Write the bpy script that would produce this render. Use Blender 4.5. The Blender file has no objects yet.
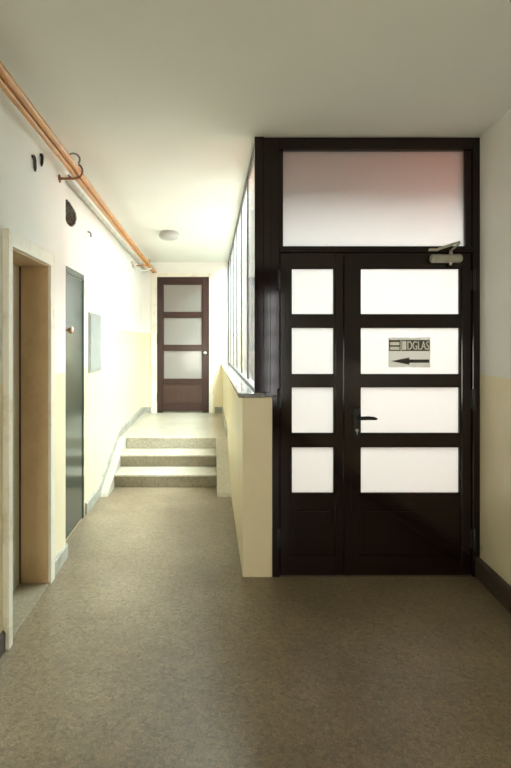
import bpy, bmesh, math, random
from mathutils import Vector, Matrix
random.seed(4)
C = bpy.context.scene.collection
SC = bpy.context.scene

# ------------------------------------------------------------------ materials
def mat(name, base, rough=0.6, spec=0.5, coat=0.0, metal=0.0, build=None):
    m = bpy.data.materials.new(name); m.use_nodes = True
    nt = m.node_tree; b = nt.nodes['Principled BSDF']
    b.inputs['Base Color'].default_value = (*base, 1)
    b.inputs['Roughness'].default_value = rough
    b.inputs['Specular IOR Level'].default_value = spec
    b.inputs['Coat Weight'].default_value = coat
    b.inputs['Coat Roughness'].default_value = 0.12
    b.inputs['Metallic'].default_value = metal
    if build: build(nt, b)
    return m

def N(nt, t, **kw):
    n = nt.nodes.new(t)
    for k, v in kw.items():
        if hasattr(n, k): setattr(n, k, v)
        else: n.inputs[k].default_value = v
    return n

def noise(nt, scale, detail=4, rough=0.55, vec=None):
    n = N(nt, 'ShaderNodeTexNoise'); n.inputs['Scale'].default_value = scale
    n.inputs['Detail'].default_value = detail; n.inputs['Roughness'].default_value = rough
    if vec is not None: nt.links.new(vec, n.inputs['Vector'])
    return n.outputs['Fac']

def ramp(nt, fac, stops):
    r = N(nt, 'ShaderNodeValToRGB'); e = r.color_ramp.elements
    e[0].position, e[0].color = stops[0][0], (*stops[0][1], 1)
    e[1].position, e[1].color = stops[-1][0], (*stops[-1][1], 1)
    for p, c in stops[1:-1]:
        q = e.new(p); q.color = (*c, 1)
    nt.links.new(fac, r.inputs['Fac']); return r.outputs['Color']

def mixc(nt, fac, a, b, mode='MIX'):
    m = N(nt, 'ShaderNodeMix', data_type='RGBA', blend_type=mode)
    for s, v in (('Factor_Float', fac), ('A_Color', a), ('B_Color', b)):
        sock = next(i for i in m.inputs if i.identifier == s)
        if isinstance(v, (int, float)): sock.default_value = v
        elif isinstance(v, tuple): sock.default_value = (*v, 1)
        else: nt.links.new(v, sock)
    return next(o for o in m.outputs if o.identifier == 'Result_Color')

def math_(nt, op, a, b=0.0):
    m = N(nt, 'ShaderNodeMath', operation=op)
    for i, v in enumerate((a, b)):
        if isinstance(v, (int, float)): m.inputs[i].default_value = v
        else: nt.links.new(v, m.inputs[i])
    return m.outputs[0]

def bump(nt, b, h, strength=0.1, dist=0.01):
    k = N(nt, 'ShaderNodeBump'); k.inputs['Strength'].default_value = strength; k.inputs['Distance'].default_value = dist
    nt.links.new(h, k.inputs['Height']); nt.links.new(k.outputs['Normal'], b.inputs['Normal'])

def geo_pos(nt): return N(nt, 'ShaderNodeNewGeometry').outputs['Position']
def obj_co(nt): return N(nt, 'ShaderNodeTexCoord').outputs['Object']

WHITE = (0.80, 0.80, 0.75)
YELLOW = (0.80, 0.715, 0.50)
def wall_build(nt, b):
    """white distemper above, yellow oil paint below (the line climbs with the stairs)"""
    p = geo_pos(nt)
    s = N(nt, 'ShaderNodeSeparateXYZ'); nt.links.new(p, s.inputs[0])
    mr = N(nt, 'ShaderNodeMapRange'); nt.links.new(s.outputs['Y'], mr.inputs['Value'])
    mr.inputs['From Min'].default_value = 5.0; mr.inputs['From Max'].default_value = 6.05
    mr.inputs['To Min'].default_value = 1.285; mr.inputs['To Max'].default_value = 1.285 + 0.372
    wob = math_(nt, 'MULTIPLY', noise(nt, 9, 3, vec=p), 0.014)
    z = math_(nt, 'ADD', s.outputs['Z'], wob)
    d = math_(nt, 'SUBTRACT', z, mr.outputs['Result'])
    st = math_(nt, 'MULTIPLY', d, 120.0)
    cl = N(nt, 'ShaderNodeClamp'); nt.links.new(math_(nt, 'ADD', st, 0.5), cl.inputs['Value'])
    n1 = noise(nt, 2.2, 5, vec=p)
    w = ramp(nt, n1, [(0.3, tuple(c * .95 for c in WHITE)), (0.7, WHITE)])
    y = ramp(nt, n1, [(0.3, tuple(c * .93 for c in YELLOW)), (0.7, YELLOW)])
    # scuffs near the floor
    sc = noise(nt, 6, 6, .7, vec=p)
    low = N(nt, 'ShaderNodeMapRange'); nt.links.new(s.outputs['Z'], low.inputs['Value'])
    low.inputs['From Min'].default_value = 0.1; low.inputs['From Max'].default_value = 0.4
    low.inputs['To Min'].default_value = 0.5; low.inputs['To Max'].default_value = 0.0
    scf = math_(nt, 'MULTIPLY', math_(nt, 'GREATER_THAN', sc, 0.62), low.outputs['Result'])
    y = mixc(nt, scf, y, (0.40, 0.34, 0.22))
    nt.links.new(mixc(nt, cl.outputs[0], y, w), b.inputs['Base Color'])
    rr = N(nt, 'ShaderNodeMapRange'); nt.links.new(cl.outputs[0], rr.inputs['Value'])
    rr.inputs['To Min'].default_value = 0.38; rr.inputs['To Max'].default_value = 0.75
    nt.links.new(rr.outputs['Result'], b.inputs['Roughness'])
    bump(nt, b, noise(nt, 40, 4, vec=p), 0.12, 0.004)

def plaster_build(c, k=.94):
    def f(nt, b):
        p = geo_pos(nt)
        nt.links.new(ramp(nt, noise(nt, 1.6, 5, vec=p), [(0.3, tuple(x * k for x in c)), (0.7, c)]), b.inputs['Base Color'])
        bump(nt, b, noise(nt, 30, 4, vec=p), 0.1, 0.004)
    return f

def terrazzo_build(lo, mid, hi, chip=1.0):
    def f(nt, b):
        p = geo_pos(nt)
        base = ramp(nt, noise(nt, 1.3, 6, .6, vec=p), [(0.3, lo), (0.5, mid), (0.72, hi)])
        v = N(nt, 'ShaderNodeTexVoronoi'); v.inputs['Scale'].default_value = 62; nt.links.new(p, v.inputs['Vector'])
        sp = N(nt, 'ShaderNodeSeparateColor'); nt.links.new(v.outputs['Color'], sp.inputs[0])
        tone = ramp(nt, sp.outputs[0], [(0.0, (.70, .68, .66)), (0.3, (.93, .93, .93)), (0.7, (1.04, 1.03, 1.0)), (1.0, (1.28, 1.25, 1.18))])
        c = mixc(nt, 0.75 * chip, base, tone, 'MULTIPLY')
        fine = ramp(nt, noise(nt, 120, 2, vec=p), [(0.35, (.72, .71, .70)), (0.6, (1.12, 1.12, 1.12))])
        c = mixc(nt, 0.8, c, fine, 'MULTIPLY')
        pits = math_(nt, 'GREATER_THAN', noise(nt, 21, 5, .75, vec=p), 0.67)
        c = mixc(nt, math_(nt, 'MULTIPLY', pits, .55), c, tuple(x * .45 for x in lo))
        nt.links.new(c, b.inputs['Base Color'])
        r = N(nt, 'ShaderNodeMapRange'); nt.links.new(noise(nt, 3, 5, .6, vec=p), r.inputs['Value'])
        r.inputs['To Min'].default_value = .26; r.inputs['To Max'].default_value = .46
        nt.links.new(r.outputs['Result'], b.inputs['Roughness'])
        bump(nt, b, noise(nt, 70, 4, vec=p), 0.12, 0.004)
    return f

def wood_build(lo, hi):
    def f(nt, b):
        mp = N(nt, 'ShaderNodeMapping'); nt.links.new(geo_pos(nt), mp.inputs['Vector'])
        mp.inputs['Scale'].default_value = (26, 26, 1.6)
        g = noise(nt, 1.5, 6, .65, vec=mp.outputs[0])
        nt.links.new(ramp(nt, g, [(0.3, lo), (0.7, hi)]), b.inputs['Base Color'])
        bump(nt, b, g, 0.05, 0.002)
    return f

def worn_build(c, dark, t=.6, scale=8):
    def f(nt, b):
        p = geo_pos(nt)
        nt.links.new(ramp(nt, noise(nt, scale, 6, .7, vec=p), [(0.35, dark), (t, c)]), b.inputs['Base Color'])
    return f

def marble_build(nt, b):
    p = geo_pos(nt)
    mp = N(nt, 'ShaderNodeMapping'); nt.links.new(p, mp.inputs['Vector']); mp.inputs['Scale'].default_value = (9, 3, 9)
    nt.links.new(ramp(nt, noise(nt, 1.8, 7, .65, vec=mp.outputs[0]),
        [(0.32, (.12, .10, .095)), (0.5, (.22, .205, .20)), (0.68, (.34, .34, .335))]), b.inputs['Base Color'])

def frosted(name, tint, gloss=0.12, dens=1.0, clear=0.0):
    """sand-blasted glass: spreads the light falling on its far side, with a weak gloss"""
    m = bpy.data.materials.new(name); m.use_nodes = True; nt = m.node_tree
    for n in list(nt.nodes): nt.nodes.remove(n)
    out = N(nt, 'ShaderNodeOutputMaterial')
    tr = N(nt, 'ShaderNodeBsdfTranslucent'); tr.inputs['Color'].default_value = (*tint, 1)
    df = N(nt, 'ShaderNodeBsdfDiffuse'); df.inputs['Color'].default_value = (*tint, 1)
    mx = N(nt, 'ShaderNodeMixShader'); mx.inputs[0].default_value = 1 - dens
    nt.links.new(tr.outputs[0], mx.inputs[1]); nt.links.new(df.outputs[0], mx.inputs[2])
    gl = N(nt, 'ShaderNodeBsdfGlossy'); gl.inputs['Roughness'].default_value = gloss
    fr = N(nt, 'ShaderNodeFresnel'); fr.inputs['IOR'].default_value = 1.45
    tp = N(nt, 'ShaderNodeBsdfTransparent'); tp.inputs['Color'].default_value = (*tint, 1)
    m3 = N(nt, 'ShaderNodeMixShader'); m3.inputs[0].default_value = clear
    nt.links.new(mx.outputs[0], m3.inputs[1]); nt.links.new(tp.outputs[0], m3.inputs[2])
    m2 = N(nt, 'ShaderNodeMixShader')
    front = math_(nt, 'SUBTRACT', 1.0, N(nt, 'ShaderNodeNewGeometry').outputs['Backfacing'])   # gloss on the outer face only
    nt.links.new(math_(nt, 'MULTIPLY', math_(nt, 'MULTIPLY', fr.outputs[0], .7), front), m2.inputs[0])
    nt.links.new(m3.outputs[0], m2.inputs[1]); nt.links.new(gl.outputs[0], m2.inputs[2])
    nt.links.new(m2.outputs[0], out.inputs['Surface'])
    return m

M = {}
M['wall'] = mat('wall_paint', WHITE, .7, build=wall_build)
M['ceiling'] = mat('ceiling_distemper', (.77, .78, .725), .9, .2, build=plaster_build((.77, .78, .725), .96))
M['brown_wall'] = mat('unseen_wall_brown', (.10, .065, .04), .5, build=plaster_build((.10, .065, .04)))  # unseen end wall, darkened to dim the hall and the door's reflections
M['terracotta'] = mat('terracotta_bounce', (.92, .27, .15), .8, build=plaster_build((.92, .27, .15)))  # unseen lobby colour, saturated so bounced light turns the transom pink
M['vest'] = mat('lobby_grey', (.66, .655, .64), .8, build=plaster_build((.42, .418, .41)))
M['floor'] = mat('terrazzo_floor', (.3, .27, .22), .5, build=terrazzo_build((.158, .120, .076), (.208, .163, .106), (.262, .210, .143)))
M['stone'] = mat('terrazzo_steps', (.4, .38, .32), .5, build=terrazzo_build((.36, .33, .26), (.44, .41, .33), (.50, .47, .39), .6))
M['riser'] = mat('dark_riser', (.24, .21, .15), .6, build=terrazzo_build((.17, .145, .095), (.235, .205, .14), (.30, .27, .20), .7))  # darker terrazzo for the risers and the doorway threshold
M['ramp'] = mat('cement_ramp', (.5, .49, .43), .7, build=terrazzo_build((.40, .38, .31), (.47, .45, .38), (.54, .52, .45), .35))
M['skirt'] = mat('grey_skirting', (.38, .37, .32), .6, build=worn_build((.42, .41, .35), (.27, .26, .22)))
M['skirt_dark'] = mat('brown_skirting', (.06, .045, .035), .5, build=worn_build((.075, .055, .042), (.04, .03, .024)))
M['wood'] = mat('dark_varnished_wood', (.02, .01, .008), .09, .32, .1, build=wood_build((.006, .0024, .0018), (.013, .0052, .0038)))
M['wood_red'] = mat('brown_varnished_wood', (.08, .03, .02), .32, .35, .1, build=wood_build((.024, .008, .0055), (.040, .014, .0095)))
M['wood_panel'] = mat('brown_door_panel', (.12, .06, .04), .3, .35, .1, build=wood_build((.042, .019, .0125), (.058, .027, .018)))
M['glass'] = frosted('frosted_glass', (.41, .40, .385), .25)
M['glass_side'] = frosted('side_frosted_glass', (.90, .94, .93), .10, 1.0, .92)
M['glass_dim'] = frosted('far_door_glass', (.36, .34, .31), .12, .3)
M['alu'] = mat('grey_steel_frame', (.07, .078, .072), .38, .5, build=worn_build((.08, .088, .082), (.05, .055, .05)))
M['seal'] = mat('dark_glazing_seal', (.03, .034, .032), .5)
M['marble'] = mat('grey_marble', (.4, .4, .4), .18, .5, .3, build=marble_build)
M['ochre'] = mat('ochre_pipe_paint', (.58, .25, .05), .3, .5, .2, build=worn_build((.60, .265, .055), (.48, .19, .035), .55, 5))
M['ochre_dark'] = mat('brown_bracket_paint', (.22, .085, .025), .4, build=worn_build((.26, .10, .03), (.15, .055, .018)))
M['white_pipe'] = mat('white_conduit', (.62, .62, .56), .5, build=worn_build((.66, .66, .60), (.50, .50, .44)))
M['cable'] = mat('grey_cable', (.22, .22, .19), .5, build=worn_build((.24, .24, .2), (.17, .17, .145)))
M['black'] = mat('black_metal', (.006, .006, .006), .35, build=worn_build((.007, .007, .007), (.004, .004, .004)))
M['steel'] = mat('brushed_steel', (.55, .54, .50), .32, .5, 0, 1.0, build=worn_build((.58, .57, .52), (.45, .44, .40), .6, 30))
M['closer'] = mat('closer_enamel', (.40, .395, .33), .38, .5, 0, .25, build=worn_build((.44, .43, .36), (.33, .32, .26), .6, 20))
M['casing'] = mat('cream_casing', (.74, .71, .60), .45, build=worn_build((.76, .73, .62), (.60, .55, .43), .5, 4))
M['lining'] = mat('tan_door_lining', (.56, .40, .23), .5, build=worn_build((.58, .42, .245), (.48, .33, .18), .55, 3))
M['leaf_grey'] = mat('grey_green_leaf', (.46, .45, .36), .4, build=worn_build((.48, .47, .375), (.40, .39, .30), .55, 4))
M['green'] = mat('dark_green_enamel', (.045, .062, .052), .16, .4, .15, build=worn_build((.048, .066, .055), (.034, .048, .040), .6, 3))
M['grey_box'] = mat('grey_box_enamel', (.33, .36, .34), .4, build=worn_build((.35, .38, .36), (.30, .33, .31)))
M['hole'] = mat('dark_rubble', (.2, .18, .15), .95, build=worn_build((.26, .24, .20), (.06, .05, .04), .62, 40))
M['lamp'] = mat('opal_glass_lamp', (.44, .44, .41), .3, build=plaster_build((.44, .44, .41)))
def paper(name, c, t):
    m = mat(name, c, .8, .2); nt = m.node_tree
    tr = N(nt, 'ShaderNodeBsdfTranslucent'); tr.inputs['Color'].default_value = (*(min(1, x * 1.0) for x in t), 1)
    ad = N(nt, 'ShaderNodeAddShader'); out = nt.nodes['Material Output']
    nt.links.new(nt.nodes['Principled BSDF'].outputs[0], ad.inputs[0]); nt.links.new(tr.outputs[0], ad.inputs[1]); nt.links.new(ad.outputs[0], out.inputs['Surface'])
    return m
M['paper'] = paper('sign_paper', (.42, .42, .40), (.50, .505, .50))
M['paper_dark'] = paper('sign_ink', (.06, .057, .05), (.12, .12, .11))
M['paper_light'] = paper('sign_light_print', (.12, .12, .11), (.85, .85, .82))
M['plastic'] = mat('white_plastic', (.5, .49, .45), .4, build=plaster_build((.5, .49, .45)))
M['pink'] = mat('brass_knob', (.70, .48, .34), .25, .5, 0, .6, build=worn_build((.72, .5, .36), (.6, .4, .28)))

# ------------------------------------------------------------------ mesh helpers
class MB:
    def __init__(s): s.bm = bmesh.new()
    def box(s, x0, x1, y0, y1, z0, z1, bev=0.0, rot=None):
        x0, x1 = sorted((x0, x1)); y0, y1 = sorted((y0, y1)); z0, z1 = sorted((z0, z1))
        t = bmesh.new(); bmesh.ops.create_cube(t, size=1)
        for v in t.verts:
            v.co = Vector(((v.co.x + .5) * (x1 - x0) + x0, (v.co.y + .5) * (y1 - y0) + y0, (v.co.z + .5) * (z1 - z0) + z0))
        if bev: bmesh.ops.bevel(t, geom=list(t.edges), offset=bev, segments=2, profile=.5, affect='EDGES')
        if rot: bmesh.ops.transform(t, matrix=rot, verts=t.verts)
        s.merge(t); return s
    def merge(s, t):
        me = bpy.data.meshes.new('tmp'); t.to_mesh(me); t.free(); s.bm.from_mesh(me); bpy.data.meshes.remove(me)
    def prism(s, pts, axis, a, b):
        """polygon pts (2-D) extruded along axis between a and b"""
        def P(p, h): return {'x': (h, p[0], p[1]), 'y': (p[0], h, p[1]), 'z': (p[0], p[1], h)}[axis]
        lo = [s.bm.verts.new(P(p, a)) for p in pts]; hi = [s.bm.verts.new(P(p, b)) for p in pts]
        n = len(pts)
        fs = [s.bm.faces.new(lo[::-1]), s.bm.faces.new(hi)]
        for i in range(n): fs.append(s.bm.faces.new((lo[i], lo[(i + 1) % n], hi[(i + 1) % n], hi[i])))
        bmesh.ops.recalc_face_normals(s.bm, faces=fs); return s
    def tube(s, path, r, seg=14, closed=False):
        path = [Vector(p) for p in path]; rings = []; n = len(path)
        up = None
        for i, p in enumerate(path):
            a = path[(i - 1) % n] if (closed or i > 0) else p
            b = path[(i + 1) % n] if (closed or i < n - 1) else p
            t = (b - a).normalized()
            if up is None: up = Vector((0, 0, 1)) if abs(t.z) < .9 else Vector((1, 0, 0))
            u = t.cross(up).normalized(); v = u.cross(t).normalized(); up = v
            rr = r(i) if callable(r) else r
            rings.append([s.bm.verts.new(p + (u * math.cos(q) + v * math.sin(q)) * rr) for q in (2 * math.pi * k / seg for k in range(seg))])
        m = n if closed else n - 1
        for i in range(m):
            A, B = rings[i], rings[(i + 1) % n]
            for k in range(seg):
                f = s.bm.faces.new((A[k], A[(k + 1) % seg], B[(k + 1) % seg], B[k])); f.smooth = True
        if not closed:
            s.bm.faces.new(rings[0][::-1]); s.bm.faces.new(rings[-1])
        return s
    def lathe(s, prof, o, axis='z', seg=40):
        """profile (radius, height) turned about an axis through o"""
        o = Vector(o); rings = []
        def P(r, h, q):
            c, d = r * math.cos(q), r * math.sin(q)
            return o + {'z': Vector((c, d, h)), 'x': Vector((h, c, d)), 'y': Vector((c, h, d)), '-z': Vector((c, d, -h))}[axis]
        fs = []
        for r, h in prof:
            if r < 1e-6: rings.append([s.bm.verts.new(P(0, h, 0))])
            else: rings.append([s.bm.verts.new(P(r, h, 2 * math.pi * k / seg)) for k in range(seg)])
        for A, B in zip(rings, rings[1:]):
            for k in range(seg):
                j = (k + 1) % seg
                q = [A[k % len(A)]] + ([A[j]] if len(A) > 1 else []) + ([B[j]] if len(B) > 1 else []) + [B[k % len(B)]]
                if len(q) > 2:
                    f = s.bm.faces.new(q); f.smooth = True; fs.append(f)
        bmesh.ops.recalc_face_normals(s.bm, faces=fs)
        return s
    def build(s, name, m, parent=None):
        me = bpy.data.meshes.new(name)
        org = Vector((0, 0, 0)); p = parent
        while p is not None: org += p.location; p = p.parent
        if parent is not None: bmesh.ops.translate(s.bm, verts=s.bm.verts, vec=-org)
        s.bm.to_mesh(me); s.bm.free(); me.materials.append(m)
        o = bpy.data.objects.new(name, me); C.objects.link(o)
        if parent is not None: o.parent = parent
        return o

def box(*a, **k): return MB().box(*a, **k)

def tag(o, label=None, cat=None, group=None, kind=None):
    for k, v in (('label', label), ('category', cat), ('group', group), ('kind', kind)):
        if v: o[k] = v
    return o
def empty(name, loc):
    o = bpy.data.objects.new(name, None); o.empty_display_size = .1; o.location = loc; C.objects.link(o); return o
def arc(c, r, a0, a1, n, ux, uy):
    c, ux, uy = Vector(c), Vector(ux), Vector(uy)
    return [c + ux * (r * math.cos(a0 + (a1 - a0) * i / n)) + uy * (r * math.sin(a0 + (a1 - a0) * i / n)) for i in range(n + 1)]

# ------------------------------------------------------------------ main dimensions (metres)
CAM_Z = 1.472
H = 2.779            # ceiling
YB, YF = -2.5, 8.16  # wall behind the viewpoint, far wall
XN, XC = -0.995, -1.08   # hall wall, corridor wall (set back)
YN = 3.526           # where the hall wall ends
LAND = 0.372
LX = 2.35            # far side of the lobby
YD = 3.249           # plane of the front door
HWL, HWR = 0.205, 0.393  # dwarf wall of the glazed screen
def rx(y): return 1.705 + (y - YD) * 0.078   # the hall's other wall runs slightly askew
S = 'structure'

# ------------------------------------------------------------------ room shell
tag(MB().prism([(-1.4, YB - .2), (rx(YB) + .3, YB - .2), (2.7, YF + .2), (-1.4, YF + .2)], 'z', -.12, 0).build('floor', M['floor']),
    'speckled grey brown terrazzo floor of hall and corridor', None, None, S)
tag(box(-1.4, 2.7, YB - .2, 3.30, H, H + .12).box(-1.4, .36, 3.30, YF + .2, H, H + .12).build('ceiling', M['ceiling']),
    'plain off-white ceiling over hall and corridor', None, None, S)
tag(box(.36, 2.7, 3.30, 3.85, H, H + .12).box(.36, LX, 3.75, 3.85, 2.64, H).build('ceiling_added_lobby', M['terracotta']),
    'invented terracotta lobby ceiling and beam, tinting the front door transom', None, None, S)  # unseen; the added drop beam shades the top of the transom

# hall wall with the deep door opening
O0, O1, OT = 2.505, 3.140, 1.957
tag(box(-1.4, XN, YB - .2, O0, 0, H).box(-1.4, XN, O0, O1, OT, H).box(-1.4, XN, O1, YN, 0, H).build('wall_left', M['wall']),
    'hall wall with deep cream-framed doorway, white over yellow paint', None, None, S)

# corridor wall with a broken-out hole
cw = box(-1.4, XC, YN - .02, YF + .1, 0, H)
cw_o = cw.build('wall_corridor', M['wall'])
hole_y, hole_z, hr = 3.95, 2.478, .098
cut = MB()
pts = []
for k in range(26):
    q = 2 * math.pi * k / 26
    r = hr * (1 + .10 * math.sin(3 * q + .6) + random.uniform(-.05, .05))
    pts.append((hole_y + r * 1.95 * math.cos(q), hole_z + r * .95 * math.sin(q)))
cut.prism(pts, 'x', XC - .15, XC + .1)
cut_o = cut.build('cutter', M['hole'])
bm_ = cw_o.modifiers.new('hole', 'BOOLEAN'); bm_.object = cut_o; bm_.operation = 'DIFFERENCE'; bm_.solver = 'EXACT'
dg = bpy.context.evaluated_depsgraph_get(); dg.update()
me = bpy.data.meshes.new_from_object(cw_o.evaluated_get(dg)); cw_o.modifiers.clear(); cw_o.data = me
bpy.data.objects.remove(cut_o)
tag(cw_o, 'long bright corridor wall set back behind the doorway wall', None, None, S)
# rubble lining of the hole
hb = bmesh.new()
rings = []
for j, (sc_, dx_) in enumerate(((1.0, -.004), (.93, -.045), (.72, -.085), (.35, -.10))):
    rings.append([hb.verts.new((XC + dx_ + random.uniform(-.004, .0), hole_y + (p[0] - hole_y) * sc_ * random.uniform(.95, .995), hole_z + (p[1] - hole_z) * sc_ * random.uniform(.95, .995))) for p in pts])
for A, B in zip(rings, rings[1:]):
    for k in range(26): hb.faces.new((A[k], A[(k + 1) % 26], B[(k + 1) % 26], B[k]))
hb.faces.new(rings[-1])
hm = MB(); hm.bm.free(); hm.bm = hb
tag(hm.build('wall_hole', M['hole']), 'dark ragged hole broken into corridor wall above green door', 'hole')

# far wall round the far door
FX0, FX1, FT = -.846, -.016, 2.542
tag(box(-1.4, FX0, YF, YF + .2, 0, H).box(FX0, FX1, YF, YF + .2, FT, H).box(FX1, .30, YF, YF + .2, 0, H).box(FX0, FX1, YF, YF + .2, 0, LAND).build('wall_far', M['wall']),
    'end wall of corridor around the far brown door', None, None, S)
# right wall
tag(MB().prism([(rx(YB), YB - .2), (rx(YB) + .15, YB - .2), (rx(3.35) + .15, 3.35), (rx(3.35), 3.35)], 'z', 0, H).build('wall_right', M['wall']),
    'side wall beside front door, white over yellow paint', None, None, S)
# unseen wall behind the viewpoint with added window openings
BX0, BX1, BZ0, BZ1 = .96, 1.22, .45, 2.40
tag(box(-1.4, -.9, YB - .15, YB, 0, H).box(-.1, BX0, YB - .15, YB, 0, H).box(-.9, -.1, YB - .15, YB, 0, .45).box(-.9, -.1, YB - .15, YB, 1.55, H).box(BX1, 1.6, YB - .15, YB, 0, H).box(BX0, BX1, YB - .15, YB, 0, BZ0).box(BX0, BX1, YB - .15, YB, BZ1, H).build('wall_back', M['brown_wall']),
    'unseen hall end wall behind the viewpoint with added windows', None, None, S)
w3 = empty('added_window_3', (1.09, YB - .08, BZ0)); tag(w3, 'added narrow window behind the viewpoint, reflected in the door post', None, None, S)  # invented source for the reflection on the door post
f = MB()
f.box(BX0, BX0 + .04, YB - .1, YB - .05, BZ0, BZ1).box(BX1 - .04, BX1, YB - .1, YB - .05, BZ0, BZ1)
for z in (BZ0, .80, 1.22, 1.62, 2.02, BZ1 - .05): f.box(BX0, BX1, YB - .1, YB - .05, z, z + .05)
f.build('added_window_frame', M['wood'], w3)

w4 = empty('added_window_4', (-.5, YB - .12, .45)); tag(w4, 'added wider window behind the viewpoint, lighting the hall', None, None, S)  # invented opening that brings fill light into the foreground
MB().box(-.9, -.86, YB - .14, YB - .08, .45, 1.55).box(-.14, -.1, YB - .14, YB - .08, .45, 1.55).box(-.9, -.1, YB - .14, YB - .08, .45, .49).box(-.9, -.1, YB - .14, YB - .08, 1.51, 1.55).box(-.52, -.48, YB - .14, YB - .08, .45, 1.55).build('added_window_frame', M['wood'], w4)

# invented lobby behind the frosted glazing, giving the daylight a source
HL = 3.6
tag(box(.24, .36, 3.85, YF + .2, H + .12, HL).box(.24, LX + .15, 3.73, 3.85, H + .12, HL).box(.36, .7, YF, YF + .2, 0, HL).box(.24, LX + .15, YF, YF + .2, H, HL)
    .box(LX, LX + .15, 3.73, YF + .2, H, HL).box(1.64, LX + .15, 3.73, YF + .2, HL, HL + .1).box(.24, 1.64, 3.73, 3.98, HL, HL + .1).box(.24, 1.64, 6.72, YF + .2, HL, HL + .1).build('wall_added_lightwell', M['vest']), 'invented light well over the lobby behind the glass screen', None, None, S)
tag(box(LX, LX + .15, 3.30, 4.0, 0, H).box(rx(3.3), LX + .15, 3.30, 3.36, 0, H).build('wall_added_lobby_front', M['terracotta']), 'terracotta wall of the invented lobby beside the front door', None, None, S)  # unseen, coloured to bounce pink onto the transom
tag(box(LX, LX + .15, 7.9, YF + .2, 0, H).box(LX, LX + .15, 4.0, 7.9, 0, H)
    .box(.30, .7, YF, YF + .2, 0, H).box(2.1, LX, YF, YF + .2, 0, H).box(.7, 2.1, YF, YF + .2, 0, H)
    .build('wall_added_lobby', M['vest']),
    'unseen walls of invented lobby behind the frosted front door', None, None, S)

# dwarf wall and ledge of the glazed screen
tag(box(HWL, HWR, 3.226, YF, 0, 1.135, bev=.006).build('wall_partition', M['wall']),
    'low yellow wall carrying the glazed screen along corridor', None, None, S)
tag(box(.178, .352, 3.208, YF, 1.135, 1.165, bev=.004).build('sill_marble', M['marble']),
    'grey marble sill capping the low yellow wall', None, None, S)

# landing, steps, side ramps
tag(box(XC, HWL, 6.02, YF, 0, LAND).build('floor_landing', M['stone']),
    'raised terrazzo landing before the far brown door', None, None, S)
st = empty('stairs', (-.44, 5.27, 0)); tag(st, 'three low terrazzo steps rising to the landing', None, None, S)
SX0, SX1 = -.985, .070
for i, (y0, y1) in enumerate(((5.27, 6.02), (5.64, 6.02), (6.012, 6.03))):
    # tread slab with a slightly rounded, worn nosing
    mb = MB(); z0, z1 = i * .124, (i + 1) * .124 + (.001 if i == 2 else 0)
    mb.box(SX0, SX1, y0 - (.0 if i < 2 else .008), y1 if i < 2 else 6.03, z0, z1, bev=.007)
    so = mb.build('step', M['stone'], st)
    tag(box(SX0 + .002, SX1 - .002, y0 - .006, y0 + .004, z0 + .002, z1 - .014, bev=.002).build('riser', M['riser'], so), 'riser face in darker terrazzo than the treads')
for x0, x1 in ((XC, SX0), (SX1, HWL)):
    MB().prism([(4.93, 0), (4.96, .03), (5.98, LAND + .004), (6.05, LAND + .004), (6.05, 0)], 'x', x0, x1).build('side_ramp', M['ramp'], st)

# skirtings
def skirt(name, path, h, t, m, label, side=1):
    """board following a polyline of (x, y, z) on a wall whose room side is `side` of the path"""
    mb = MB()
    for (a, b) in zip(path, path[1:]):
        a, b = Vector(a), Vector(b); d = Vector((b.x - a.x, b.y - a.y, 0)).normalized(); n = Vector((d.y, -d.x, 0)) * side
        vs = []
        for p in (a, b):
            vs.append([mb.bm.verts.new(q) for q in (p, p + n * t, p + n * t + Vector((0, 0, h - .012)), p + n * (t - .008) + Vector((0, 0, h)), p + Vector((0, 0, h)))])
        fs = [mb.bm.faces.new(vs[0]), mb.bm.faces.new(vs[1][::-1])]
        for k in range(5): fs.append(mb.bm.faces.new((vs[0][k], vs[0][(k + 1) % 5], vs[1][(k + 1) % 5], vs[1][k])))
        bmesh.ops.recalc_face_normals(mb.bm, faces=fs)
    return tag(mb.build(name, m), label, None, None, S)
skirt('baseboard_left', [(XN, 3.21, 0), (XN, YN + .012, 0)], .098, .014, M['skirt'], 'grey skirting at the end of the doorway wall', 1)
skirt('baseboard_left_near', [(XN, YB, 0), (XN, 2.456, 0)], .098, .014, M['skirt_dark'], 'dark skirting before the cream-framed doorway', 1)
skirt('baseboard_corridor', [(XC, 4.42, 0), (XC, 4.93, 0), (XC, 6.0, LAND), (XC, YF, LAND)], .098, .02, M['skirt'], 'grey skirting climbing beside the steps on corridor wall', 1)
skirt('baseboard_far', [(XC, YF, LAND), (-.945, YF, LAND)], .098, .02, M['skirt'], 'short grey skirting on end wall by door hinges', 1)
skirt('baseboard_far_end', [(.075, YF, LAND), (HWL, YF, LAND)], .098, .02, M['skirt'], 'short grey skirting on end wall below sill', 1)
skirt('baseboard_partition', [(HWL, YF, LAND), (HWL, 6.02, LAND)], .098, .014, M['skirt'], 'grey skirting on low wall along the landing', 1)
skirt('baseboard_right', [(rx(3.24), 3.24, 0), (rx(YB), YB, 0)], .125, .028, M['skirt_dark'], 'dark brown skirting on wall beside front door', 1)

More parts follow.
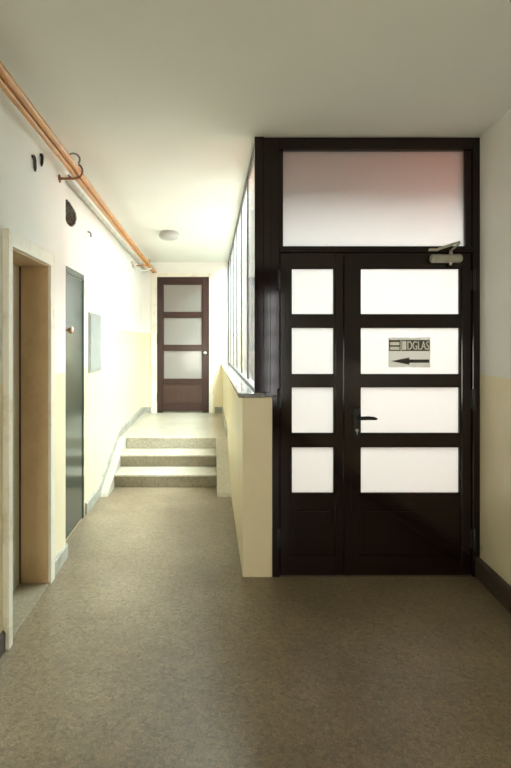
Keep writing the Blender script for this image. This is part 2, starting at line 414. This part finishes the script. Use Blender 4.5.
# ------------------------------------------------------------------ glazed screen on the dwarf wall
w1 = empty('window_1', (.295, 3.19, 1.165)); tag(w1, 'tall frosted glass screen in grey frame on low wall', None, None, S)
GX = .297
ys = [3.262, 3.985, 4.80, 5.62, 6.42, 7.36, 8.14]
MB().box(GX - .010, GX + .012, 3.255, YF, 1.165, 1.185).build('bottom_rail', M['alu'], w1)
MB().box(GX - .010, GX + .012, 3.255, YF, H - .03, H).build('top_rail', M['alu'], w1)
box(GX - .016, .340, 3.226, 3.262, 1.165, H).build('end_post', M['wood'], w1)
proto = None
for i, y in enumerate(ys[1:]):
    if i == 0:
        proto = box(GX - .008, GX + .009, y - .022, y + .022, 1.20, H - .035, bev=.003).build('mullion', M['alu'], w1)
        proto_s = box(GX - .0095, GX + .0105, y - .030, y - .022, 1.20, H - .035).build('glazing_seal', M['seal'], proto)
        y00 = y
    else:
        c = proto.copy(); C.objects.link(c); c.location = (0, y - y00, 0); c.parent = w1
        d = proto_s.copy(); C.objects.link(d); d.parent = c
for y0, y1 in zip(ys, ys[1:]):
    box(GX - .004, GX + .004, y0, y1, 1.20, H - .035).build('pane', M['glass_side'], w1)

# ------------------------------------------------------------------ front door: fixed frame, transom, two leaves
def DX(p): return (p - 210) / 157.6
def DZ(p): return CAM_Z + (344 - p) / 157.6
d1 = empty('door_1', ((DX(264) + DX(478)) / 2, YD, 0))
tag(d1, 'dark wooden doorframe with large frosted transom above double door', 'door frame', None, S)
FY0, FY1 = 3.232, 3.31
fr = MB()
fr.box(DX(263), DX(279.3), FY0, FY1, 1.137, H - .002, bev=.003).box(HWR, DX(279.3), FY0, FY1, 0, 1.15, bev=.003)
fr.box(DX(263), DX(270), FY0 - .012, FY0 + .01, 1.166, H - .01, bev=.003)
fr.build('frame_post', M['wood'], d1)
box(DX(471.5), rx(YD) + .002, FY0, FY1, 0, H - .002, bev=.003).build('frame_post', M['wood'], d1)
box(DX(279.3), DX(471.5), FY0, FY1, DZ(150.5), H - .002, bev=.003).build('head_rail', M['wood'], d1)
tb = MB().box(DX(279.3), DX(471.5), FY0, FY1, DZ(252.5), DZ(246.5), bev=.003).box(DX(279.3), DX(471.5), FY0 - .008, FY0 + .02, DZ(250.5), DZ(248.5), bev=.002)
tb.build('transom_rail', M['wood'], d1)
tw = MB()
for x0, x1, y0, y1 in ((279.3, 283, 246.5, 150.5), (465, 471.5, 246.5, 150.5)):
    tw.box(DX(x0), DX(x1), FY0 + .012, FY1, DZ(y0), DZ(y1), bev=.002)
tw.build('transom_bead', M['wood'], d1)
tag(box(DX(282), DX(466), 3.268, 3.274, DZ(247.5), DZ(149.5)).build('transom_pane', M['glass'], d1), 'frosted transom pane tinged pink towards the top')
rb = MB().box(DX(279), DX(284), 3.291, FY1, 0, DZ(252)).box(DX(468), DX(472), 3.291, FY1, 0, DZ(252)).box(DX(280), DX(471), 3.291, FY1, DZ(256), DZ(252)).box(DX(280), DX(471), 3.291, FY1, .006, .03)
rb.build('rebate', M['wood'], d1)
box(HWR, rx(YD), FY0 + .01, FY1 + .05, 0, .006).build('threshold', M['skirt_dark'], d1)

LY0, LY1 = 3.246, 3.290
PR = [(269, 314), (328, 374), (387.5, 433), (447.5, 493)]
def leaf(name, loc, x0, x1, px0, px1, label, wide):
    r = empty(name, loc); tag(r, label, 'door', 'leaves of the front door' if 0 else None, S)
    f = MB()
    f.box(DX(x0), DX(px0 - 2), LY0, LY1, .008, DZ(253), bev=.003)
    f.box(DX(px1 + 2), DX(x1), LY0, LY1, .008, DZ(253), bev=.003)
    rails = [(253, 267)] + [(a[1] + 2, b[0] - 2) for a, b in zip(PR, PR[1:])] + [(495, 505), (556, 575)]
    for a, b in rails:
        f.box(DX(px0 - 2), DX(px1 + 2), LY0 + .001, LY1, DZ(b) if b < 575 else .008, DZ(a))
    f.build('leaf_frame', M['wood'], r)
    for a, b in PR:
        p = box(DX(px0 - 1.5), DX(px1 + 1.5), 3.268, 3.274, DZ(b + 1.5), DZ(a - 1.5)).build('pane', M['glass'], r)
        g = MB()
        for u0, u1, v0, v1 in ((px0 - 2, px0, a - 2, b + 2), (px1, px1 + 2, a - 2, b + 2), (px0, px1, a - 2, a), (px0, px1, b, b + 2)):
            g.prism([(DX(u0), DZ(v0)), (DX(u1), DZ(v0)), (DX(u1), DZ(v1)), (DX(u0), DZ(v1))], 'y', LY0 + .006, 3.268)
        g.build('glazing_bead', M['wood'], p)
    q = MB().box(DX(px0 - 2), DX(px1 + 2), 3.262, 3.28, DZ(556.5), DZ(504.5))
    q.box(DX(px0 + 4), DX(px1 - 4), 3.253, 3.268, DZ(550), DZ(511), bev=.006)
    q.build('bottom_panel', M['wood'], r)
    return r
d2 = leaf('door_2', (DX(280), YD, 0), 280, 347, 292, 333.5, 'narrow leaf of the front double door, four small panes', False)
d3 = leaf('door_3', (DX(471), YD, 0), 347.6, 471, 361, 459.5, 'wide leaf of the front double door with lever handle and closer', True)
# moulded strip covering the meeting stiles
tag(box(DX(343.5), DX(351), LY0 - .016, LY0 + .002, .012, DZ(255), bev=.004).build('cover_strip', M['wood'], d3), None)
def hinge(x, y0, y1, r):
    m = MB(); m.tube([(DX(x), LY0 - .012, DZ(y1)), (DX(x), LY0 - .012, DZ(y1) + .004), (DX(x), LY0 - .012, DZ(y0) - .004), (DX(x), LY0 - .012, DZ(y0))], lambda i: (.005, .0085, .0085, .005)[i], 12)
    m.box(DX(x) - .016, DX(x) + .016, LY0 - .004, LY0 + .002, DZ(y1) + .01, DZ(y0) - .01)
    m.build('hinge', M['black'], r)
for a, b in ((269.5, 291), (388.5, 410), (528, 549)):
    hinge(278, a, b, d2); hinge(473, a, b, d3)
# lever handle with narrow plate and lock
hx = DX(356.5)
hd = box(hx - .018, hx + .018, LY0 - .008, LY0 + .001, DZ(437), DZ(408), bev=.004).build('door_handle', M['black'], d3)
tag(hd, 'black lever handle on narrow plate')
lv = MB().tube([(hx, LY0, DZ(417.3)), (hx, LY0 - .035, DZ(417.3)), (hx + .006, LY0 - .046, DZ(417.3)), (hx + .02, LY0 - .05, DZ(417.2)), (hx + .06, LY0 - .05, DZ(416.9)), (hx + .095, LY0 - .05, DZ(417.3)), (hx + .114, LY0 - .049, DZ(417.8))],
          lambda i: (.010, .010, .011, .012, .0125, .011, .006)[i], 14)
lv.build('lever', M['black'], hd)
lk = MB().lathe([(.0001, -.006), (.008, -.006), (.010, -.003), (.010, .004)], (hx, LY0 - .008, DZ(430)), 'y', 20).box(hx - .003, hx + .003, LY0 - .016, LY0 - .01, DZ(434), DZ(429), bev=.001)
tag(lk.build('lock_cylinder', M['steel'], hd), 'bright steel lock cylinder')

# door closer
cb = MB()
cb.tube([(DX(428.5), LY0 - .030, DZ(259.5)), (DX(429.5), LY0 - .030, DZ(259.5)), (DX(431.5), LY0 - .030, DZ(259.5)), (DX(457.5), LY0 - .030, DZ(259.5)), (DX(458.8), LY0 - .030, DZ(259.5))], lambda i: (.020, .025, .027, .027, .020)[i], 20)
cl = cb.build('door_closer', M['closer'], d3); tag(cl, 'grey metal door closer with folding arm')
MB().box(DX(431), DX(460), LY0 - .012, LY0 + .001, DZ(263), DZ(256), bev=.002).build('mounting_plate', M['closer'], cl)
MB().tube([(DX(448.5), LY0 - .03, DZ(266)), (DX(448.5), LY0 - .03, DZ(265)), (DX(448.5), LY0 - .03, DZ(253)), (DX(448.5), LY0 - .03, DZ(251))], lambda i: (.007, .011, .011, .007)[i], 14).build('spindle', M['steel'], cl)
ar = MB()
def bar(mb, a, b, w, t):
    a, b = Vector(a), Vector(b); d = (b - a); L = d.length; d.normalize()
    u = d.cross(Vector((0, 1, 0))).normalized(); v = d.cross(u)
    m = Matrix((d, u, v)).transposed().to_4x4(); m.translation = a
    t_ = bmesh.new(); bmesh.ops.create_cube(t_, size=1)
    for q in t_.verts: q.co = m @ Vector(((q.co.x + .5) * L, q.co.y * w, q.co.z * t))
    mb.merge(t_)
bar(ar, (DX(448.5), LY0 - .035, DZ(251.5)), (1.507, LY0 - .16, 2.081), .016, .006)
bar(ar, (1.507, LY0 - .16, 2.087), (DX(436), LY0 - .03, DZ(250)), .016, .006)
ar.build('closer_arm', M['closer'], cl)
MB().box(DX(427), DX(436.5), LY0 - .03, FY0 + .004, DZ(251.8), DZ(249.4), bev=.002).build('arm_bracket', M['closer'], cl)

# ------------------------------------------------------------------ paper sign on the wide leaf
SG0, SG1, ST, SB = 389.5, 431.5, 337.5, 367.5
sg = empty('paper_sign', ((DX(SG0) + DX(SG1)) / 2, 3.267, DZ(SB)))
tag(sg, 'grey paper sign with arrow on the frosted door pane', 'sign')
SY = 3.2672
box(DX(SG0), DX(SG1), SY, SY + .0006, DZ(SB), DZ(ST)).build('sheet', M['paper'], sg)
a = MB(); a.prism([(DX(392), DZ(361.2)), (DX(410.5), DZ(364.8)), (DX(410.5), DZ(362.9)), (DX(430.5), DZ(362.9)), (DX(430.5), DZ(359.6)), (DX(410.5), DZ(359.6)), (DX(410.5), DZ(357.6))], 'y', SY - .0005, SY)
a.build('arrow', M['paper_dark'], sg)
def text_mesh(s, size_z, x0, x1, z0, y, th):
    cu = bpy.data.curves.new('t', 'FONT'); cu.body = s; cu.size = 1; cu.extrude = .5
    o = bpy.data.objects.new('t', cu); C.objects.link(o)
    d = bpy.context.evaluated_depsgraph_get(); d.update()
    me = bpy.data.meshes.new_from_object(o.evaluated_get(d)); bpy.data.objects.remove(o)
    b = bmesh.new(); b.from_mesh(me); bmesh.ops.remove_doubles(b, verts=b.verts, dist=1e-5)
    xs = [v.co.x for v in b.verts]; zs = [v.co.y for v in b.verts]
    for v in b.verts:
        v.co = Vector((x0 + (v.co.x - min(xs)) / (max(xs) - min(xs)) * (x1 - x0), y - (v.co.z + .5) * th, z0 + (v.co.y - min(zs)) / (max(zs) - min(zs)) * size_z))
    bmesh.ops.recalc_face_normals(b, faces=b.faces)
    m = MB(); m.bm.free(); m.bm = b; return m
def patch(y0, y1):
    return MB().box(DX(403.2), DX(407.4), y0, y1, DZ(349.9), DZ(341.1)).box(DX(391), DX(400.5), y0, y1, DZ(345.2), DZ(342)).box(DX(391), DX(400.5), y0, y1, DZ(349.9), DZ(346.8))
blk = box(DX(402.6), DX(431), SY - .0005, SY - .0001, DZ(351), DZ(340)).box(DX(389.9), DX(401.6), SY - .0005, SY - .0001, DZ(351), DZ(340)).build('printed_block', M['paper_dark'], sg)
TX = (DZ(341.2) - DZ(349.8), DX(408.4), DX(430), DZ(349.8))
cut1 = text_mesh('DGLAS', *TX, SY + .002, .006).build('c1', M['paper_dark'], sg)
TX2 = (TX[0], TX[1] + .0028, TX[2] + .0028, TX[3])
cut3 = text_mesh('DGLAS', *TX2, SY + .002, .006).build('c3', M['paper_dark'], sg)
cut2 = patch(SY - .004, SY + .002).build('c2', M['paper_dark'], sg)
for k, c in enumerate((cut1, cut3, cut2)):
    q = blk.modifiers.new('b%d' % k, 'BOOLEAN'); q.object = c; q.operation = 'DIFFERENCE'; q.solver = 'EXACT'
dg = bpy.context.evaluated_depsgraph_get(); dg.update()
me = bpy.data.meshes.new_from_object(blk.evaluated_get(dg)); blk.modifiers.clear(); blk.data = me
bpy.data.objects.remove(cut1); bpy.data.objects.remove(cut3); bpy.data.objects.remove(cut2)
lt = text_mesh('DGLAS', *TX, SY - .00015, .0002); t2 = text_mesh('DGLAS', *TX2, SY - .00011, .0002)
lt.merge(t2.bm); lt.build('lettering', M['paper_light'], sg)
patch(SY - .00035, SY - .00015).build('light_print', M['paper_light'], sg)

# ------------------------------------------------------------------ far door
d4 = empty('door_4', ((FX0 + FX1) / 2, YF, LAND)); tag(d4, 'reddish brown door with three dull panes at corridor end', 'door', None, S)
def FX(p): return (p - 210) / 62.7
def FZ(p): return CAM_Z + (344 - p) / 62.7
f = MB(); y0, y1 = YF + .012, YF + .07
f.box(FX0, FX(163), y0, y1, LAND + .004, FT, bev=.004).box(FX(202.5), FX1, y0, y1, LAND + .004, FT, bev=.004)
for a, b in ((277, 284), (312.5, 317), (345.5, 350), (379.5, 384), (403, 411)):
    f.box(FX(163), FX(202.5), y0 + .001, y1, max(FZ(b), LAND + .004), FZ(a))
f.build('leaf_frame', M['wood_red'], d4)
for a, b in ((284, 312.5), (317, 345.5), (350, 379.5)):
    p = box(FX(163), FX(202.5), y0 + .025, y0 + .031, FZ(b), FZ(a)).build('pane', M['glass_dim'], d4)
    g = MB()
    for u0, u1, v0, v1 in ((163, 163.8, a, b), (201.7, 202.5, a, b), (163.8, 201.7, a, a + .8), (163.8, 201.7, b - .8, b)):
        g.box(FX(u0), FX(u1), y0 + .008, y0 + .025, FZ(v1), FZ(v0))
    g.build('glazing_bead', M['wood_red'], p)
box(FX(163), FX(202.5), y0 + .02, y0 + .04, FZ(403), FZ(384)).build('bottom_panel', M['wood_panel'], d4)
kb = MB().lathe([(.028, 0), (.028, -.006), (.012, -.008), (.012, -.03), (.024, -.036), (.028, -.05), (.02, -.062), (.0001, -.064)], (FX(205), y0, FZ(353)), 'y', 24)
tag(kb.build('knob', M['steel'], d4), 'small round steel knob')
box(FX0 - .006, FX0 + .012, YF - .012, y0, FZ(344), FZ(334), bev=.002).build('hinge', M['black'], d4)
box(FX0 - .006, FX0 + .012, YF - .012, y0, FZ(401), FZ(393), bev=.002).build('hinge', M['black'], d4)
t1 = tag(box(FX0 - .095, FX0 - .002, YF - .016, YF + .01, LAND, FT + .06, bev=.004).box(FX1 + .002, FX1 + .075, YF - .016, YF + .01, LAND, FT + .06, bev=.004)
    .box(FX0 - .095, FX1 + .075, YF - .015, YF + .01, FT + .002, FT + .06, bev=.004).build('trim_far', M['casing']), 'cream casing around the far brown door', None, None, S)
tag(box(FX0, FX1, YF + .09, YF + .12, LAND, FT).build('wall_beyond', M['vest']), 'dim surface beyond the far door panes', None, None, S)

# ------------------------------------------------------------------ deep doorway in the hall wall
tr = MB(); T = .03
tr.box(XN - .01, XN + T, O0 - .047, O0 + .004, 0, OT + .07, bev=.004)
tr.box(XN - .01, XN + .022, O1 - .004, O1 + .075, 0, OT + .07, bev=.004)
tr.box(XN - .01, XN + .024, O0 - .043, O1 + .07, OT - .004, OT + .072, bev=.004)
tag(tr.build('trim_doorway', M['casing']), 'cream casing around the deep doorway in hall wall', None, None, S)
ln = MB(); LD = -1.16
ln.box(LD - .05, XN + .004, O0 - .002, O0 + .012, 0, OT).box(LD - .05, XN + .004, O1 - .012, O1 + .002, 0, OT).box(LD - .05, XN + .004, O0, O1, OT - .012, OT + .002)
tag(ln.build('trim_lining', M['lining']), 'tan lining boards inside the deep doorway', None, None, S)
d5 = empty('door_5', (LD, O0, 0)); tag(d5, 'grey green door leaf at the back of deep doorway', 'door', None, S)
box(LD - .045, LD, O0 + .016, O1 - .022, .012, OT - .016, bev=.003).build('leaf_panel', M['leaf_grey'], d5)
box(LD - .008, LD + .006, O1 - .022, O1 - .014, .01, OT - .014).build('edge_seal', M['black'], d5)
box(LD, LD + .004, O0 + .12, O1 - .12, .95, 1.75, bev=.002).build('raised_panel', M['leaf_grey'], d5)
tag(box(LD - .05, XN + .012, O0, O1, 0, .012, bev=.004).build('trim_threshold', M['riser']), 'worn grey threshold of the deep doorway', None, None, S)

# ------------------------------------------------------------------ dark green door on the corridor wall
GY0, GY1, GT = 3.52, 4.33, 2.035
d6 = empty('door_6', (XC, GY0, 0)); tag(d6, 'glossy dark green door on corridor wall, narrow in view', 'door', None, S)
fm = MB().box(XC - .01, XC + .012, GY1 - .02, GY1 + .022, 0.004, GT - .02, bev=.003).box(XC - .01, XC + .012, GY0, GY1 + .012, GT - .03, GT + .02, bev=.003)
fm.build('door_frame', M['green'], d6)
lf = box(XC - .01, XC + .006, GY0, GY1 - .024, .012, GT - .034, bev=.002).build('leaf_panel', M['green'], d6)
kn = MB().lathe([(.032, 0), (.032, .005), (.014, .008), (.013, .028), (.026, .034), (.030, .046), (.022, .058), (.0001, .061)], (XC + .006, 3.80, 1.575), 'x', 24)
tag(kn.build('knob', M['pink'], d6), 'pale pinkish knob on green door')

# ------------------------------------------------------------------ wall box
mb = empty('wall_box', (XC, 4.78, 1.22)); tag(mb, 'pale grey flat box on bright corridor wall', 'box')
box(XC, XC + .012, 4.54, 5.02, 1.215, 1.755, bev=.003).build('box_frame', M['grey_box'], mb)
dd = box(XC + .012, XC + .018, 4.56, 5.0, 1.235, 1.735, bev=.002).build('box_lid', M['grey_box'], mb)
MB().lathe([(.012, 0), (.012, .006), (.0001, .007)], (XC + .018, 4.59, 1.49), 'x', 16).build('latch', M['steel'], dd)

# ------------------------------------------------------------------ pipes along the hall and corridor
def pipe(name, x, z, r, y0, y1, label):
    e = empty(name, (x, (y0 + y1) / 2, z)); tag(e, label, 'pipe', 'ochre pipes under the ceiling')
    pa = []
    n = 40
    for i in range(n + 1):
        y = y0 + (y1 - y0) * i / n
        pa.append((x + .004 * math.sin(y * 1.1 + x * 9), y, z + .004 * math.sin(y * .8 + 1)))
    MB().tube(pa, r, 18).build('tube', M['ochre'], e)
    return e
pipe('ochre_pipe', -.874, 2.618, .0185, YB, YF, 'ochre pipe under ceiling, upper of the pair')
pipe('ochre_pipe', -.911, 2.609, .0175, YB, YF, 'ochre pipe under ceiling, lower one nearer the wall')
cd = empty('conduit', (XC + .03, 5.8, 2.68)); tag(cd, 'white painted conduit along corridor wall below the ochre pipes', 'pipe')
MB().tube([(XC + .026, YN, 2.688), (XC + .026, 5.0, 2.690), (XC + .026, 6.6, 2.687), (XC + .026, YF, 2.690)], .019, 16).build('tube', M['white_pipe'], cd)
for y in (4.2, 5.6, 7.0):
    MB().tube([(XC + .026, y, 2.688), (XC + .026, y + .02, 2.688)], .022, 16).build('clip', M['white_pipe'], cd)

# brackets
def bracket(y, xw, label, m, up):
    e = empty('pipe_bracket', (xw, y, 2.58)); tag(e, label, 'bracket', 'brackets carrying the ochre pipes')
    r = .0085
    MB().tube([(xw - .03, y, 2.564), (-.95, y, 2.564), (-.90, y, 2.564), (-.862, y, 2.575)], r, 12).build('arm', m, e)
    loop = arc((-.892, y, 2.6135), .050, math.radians(-150), math.radians(60), 16, (1, 0, 0), (0, 0, 1))
    MB().tube(loop, .0065, 10).build('clamp', m, e)
    MB().lathe([(.026, 0), (.026, .006), (.0001, .006)], (xw, y, 2.564), 'x', 20).build('wall_plate', m, e)
bracket(3.38, XN, 'dark brown rusty pipe bracket above the deep doorway', M['ochre_dark'], 0)
bracket(7.15, XC, 'ochre pipe bracket close to the far brown door', M['ochre'], 0)

# cable loops
c1 = MB().tube(arc((-.918, 3.44, 2.712), .042, math.radians(200), math.radians(-40), 22, (1, .15, 0), (0, .1, 1)), .0065, 10).build('hanging_cable', M['cable'])
tag(c1, 'grey cable loop over pipes at brown bracket above doorway', 'cable')
p0 = [(-1.075, 7.0, 2.60), (-1.02, 7.08, 2.53), (-.97, 7.15, 2.505), (-.92, 7.22, 2.51), (-.875, 7.3, 2.535), (-.845, 7.34, 2.56)]
def smooth(p, n=6):
    p = [Vector(q) for q in p]; out = []
    for i in range(len(p) - 1):
        a, b, c, d = p[max(i - 1, 0)], p[i], p[i + 1], p[min(i + 2, len(p) - 1)]
        for k in range(n):
            t = k / n
            out.append(.5 * ((2 * b) + (c - a) * t + (2 * a - 5 * b + 4 * c - d) * t * t + (3 * b - a - 3 * c + d) * t ** 3))
    return out + [p[-1]]
tag(MB().tube(smooth(p0), .012, 10).build('hanging_cable', M['white_pipe']), 'pale cable loop sagging beneath bracket near far door', 'cable')

# cut wire stubs poking from the hall wall
def stub(y, z0, z1, lean, label):
    e = MB().tube(smooth([(XN - .01, y, z1 - .006), (XN + .008, y, z1), (XN + .013, y + lean * .4, z1 - .02), (XN + .012, y + lean, z0)]), lambda i: .0095 if i < 17 else .006, 10).build('wire_stub', M['black'])
    tag(e, label, 'wire', 'wire stubs on hall wall')
stub(2.86, 2.442, 2.520, .02, 'short black wire stub in wall under pipes, lower of two')
stub(3.00, 2.510, 2.580, -.012, 'short black wire stub in wall under pipes, closest to bracket')
tag(MB().tube([(XC - .02, 4.52, 2.462), (XC + .016, 4.52, 2.462), (XC + .026, 4.525, 2.45), (XC + .028, 4.53, 2.418)], .0075, 10).build('wire_stub', M['cable']),
    'tiny grey wire stub in corridor wall beside the hole', 'wire', 'wire stubs on corridor wall')

# ceiling lamp
lp = empty('ceiling_lamp', (-.478, 5.97, H)); tag(lp, 'round unlit opal ceiling lamp in corridor', 'lamp')
MB().lathe([(.0001, .0), (.10, .0), (.104, .004), (.104, .022), (.098, .028), (.0001, .028)], (-.478, 5.97, H), '-z', 40).build('lamp_base', M['plastic'], lp)
MB().lathe([(.108, .022), (.116, .030), (.118, .050), (.108, .074), (.075, .090), (.0001, .096)], (-.478, 5.97, H), '-z', 40).build('lamp_shade', M['lamp'], lp)
# bell push on the end wall
bp = empty('bell_switch', (.165, YF, 1.84)); tag(bp, 'small pale bell push on end wall by screen', 'switch')
MB().lathe([(.03, 0), (.03, -.01), (.024, -.014), (.0001, -.014)], (.165, YF, 1.84), 'y', 20).build('bell_plate', M['plastic'], bp)
MB().lathe([(.012, -.014), (.012, -.02), (.0001, -.021)], (.165, YF, 1.84), 'y', 16).build('bell_button', M['lining'], bp)
# nail in the side wall
tag(MB().tube([(rx(2.61) + .01, 2.61, 1.457), (rx(2.61) - .03, 2.61, 1.462)], .006, 10).build('nail', M['black']), 'small dark nail in wall beside front door', 'nail')

# ------------------------------------------------------------------ light
def area(name, loc, rot, sx, sy, watt, col):
    l = bpy.data.lights.new(name, 'AREA'); l.shape = 'RECTANGLE'; l.size = sx; l.size_y = sy; l.energy = watt; l.color = col
    o = bpy.data.objects.new(name, l); o.location = loc; o.rotation_euler = rot; C.objects.link(o); return o
R = math.radians
area('added_lobby_light', (1.0, 5.35, HL - .02), (0, 0, 0), 1.24, 2.7, 930, (.89, .985, 1))  # added source above the invented lobby, lights corridor and door panes
area('added_hall_fill', (-.5, YB - .06, 1.0), (R(90), 0, 0), .78, 1.0, 36, (1, .965, .74))  # added fill at the invented window, brightens the foreground

w = bpy.data.worlds.new('World'); SC.world = w; w.use_nodes = True
bg = w.node_tree.nodes['Background']; bg.inputs['Color'].default_value = (.96, .95, .93, 1); bg.inputs['Strength'].default_value = 11.0

# ------------------------------------------------------------------ camera
cam = bpy.data.cameras.new('Camera'); co = bpy.data.objects.new('Camera', cam); C.objects.link(co)
co.location = (0, 0, CAM_Z); co.rotation_euler = (R(90), 0, 0)
cam.lens = 24; cam.sensor_width = 36; cam.sensor_fit = 'AUTO'
cam.shift_x = (255.5 - 210) / 768; cam.shift_y = -(384 - 344) / 768
cam.clip_start = .05
SC.camera = co
SC.view_settings.view_transform = 'Standard'; SC.view_settings.look = 'None'
SC.view_settings.exposure = 0.0; SC.view_settings.gamma = 1; SC.view_settings.use_curve_mapping = False
SC.cycles.max_bounces = 14; SC.cycles.diffuse_bounces = 10; SC.cycles.transmission_bounces = 8
SC.cycles.use_denoising = True
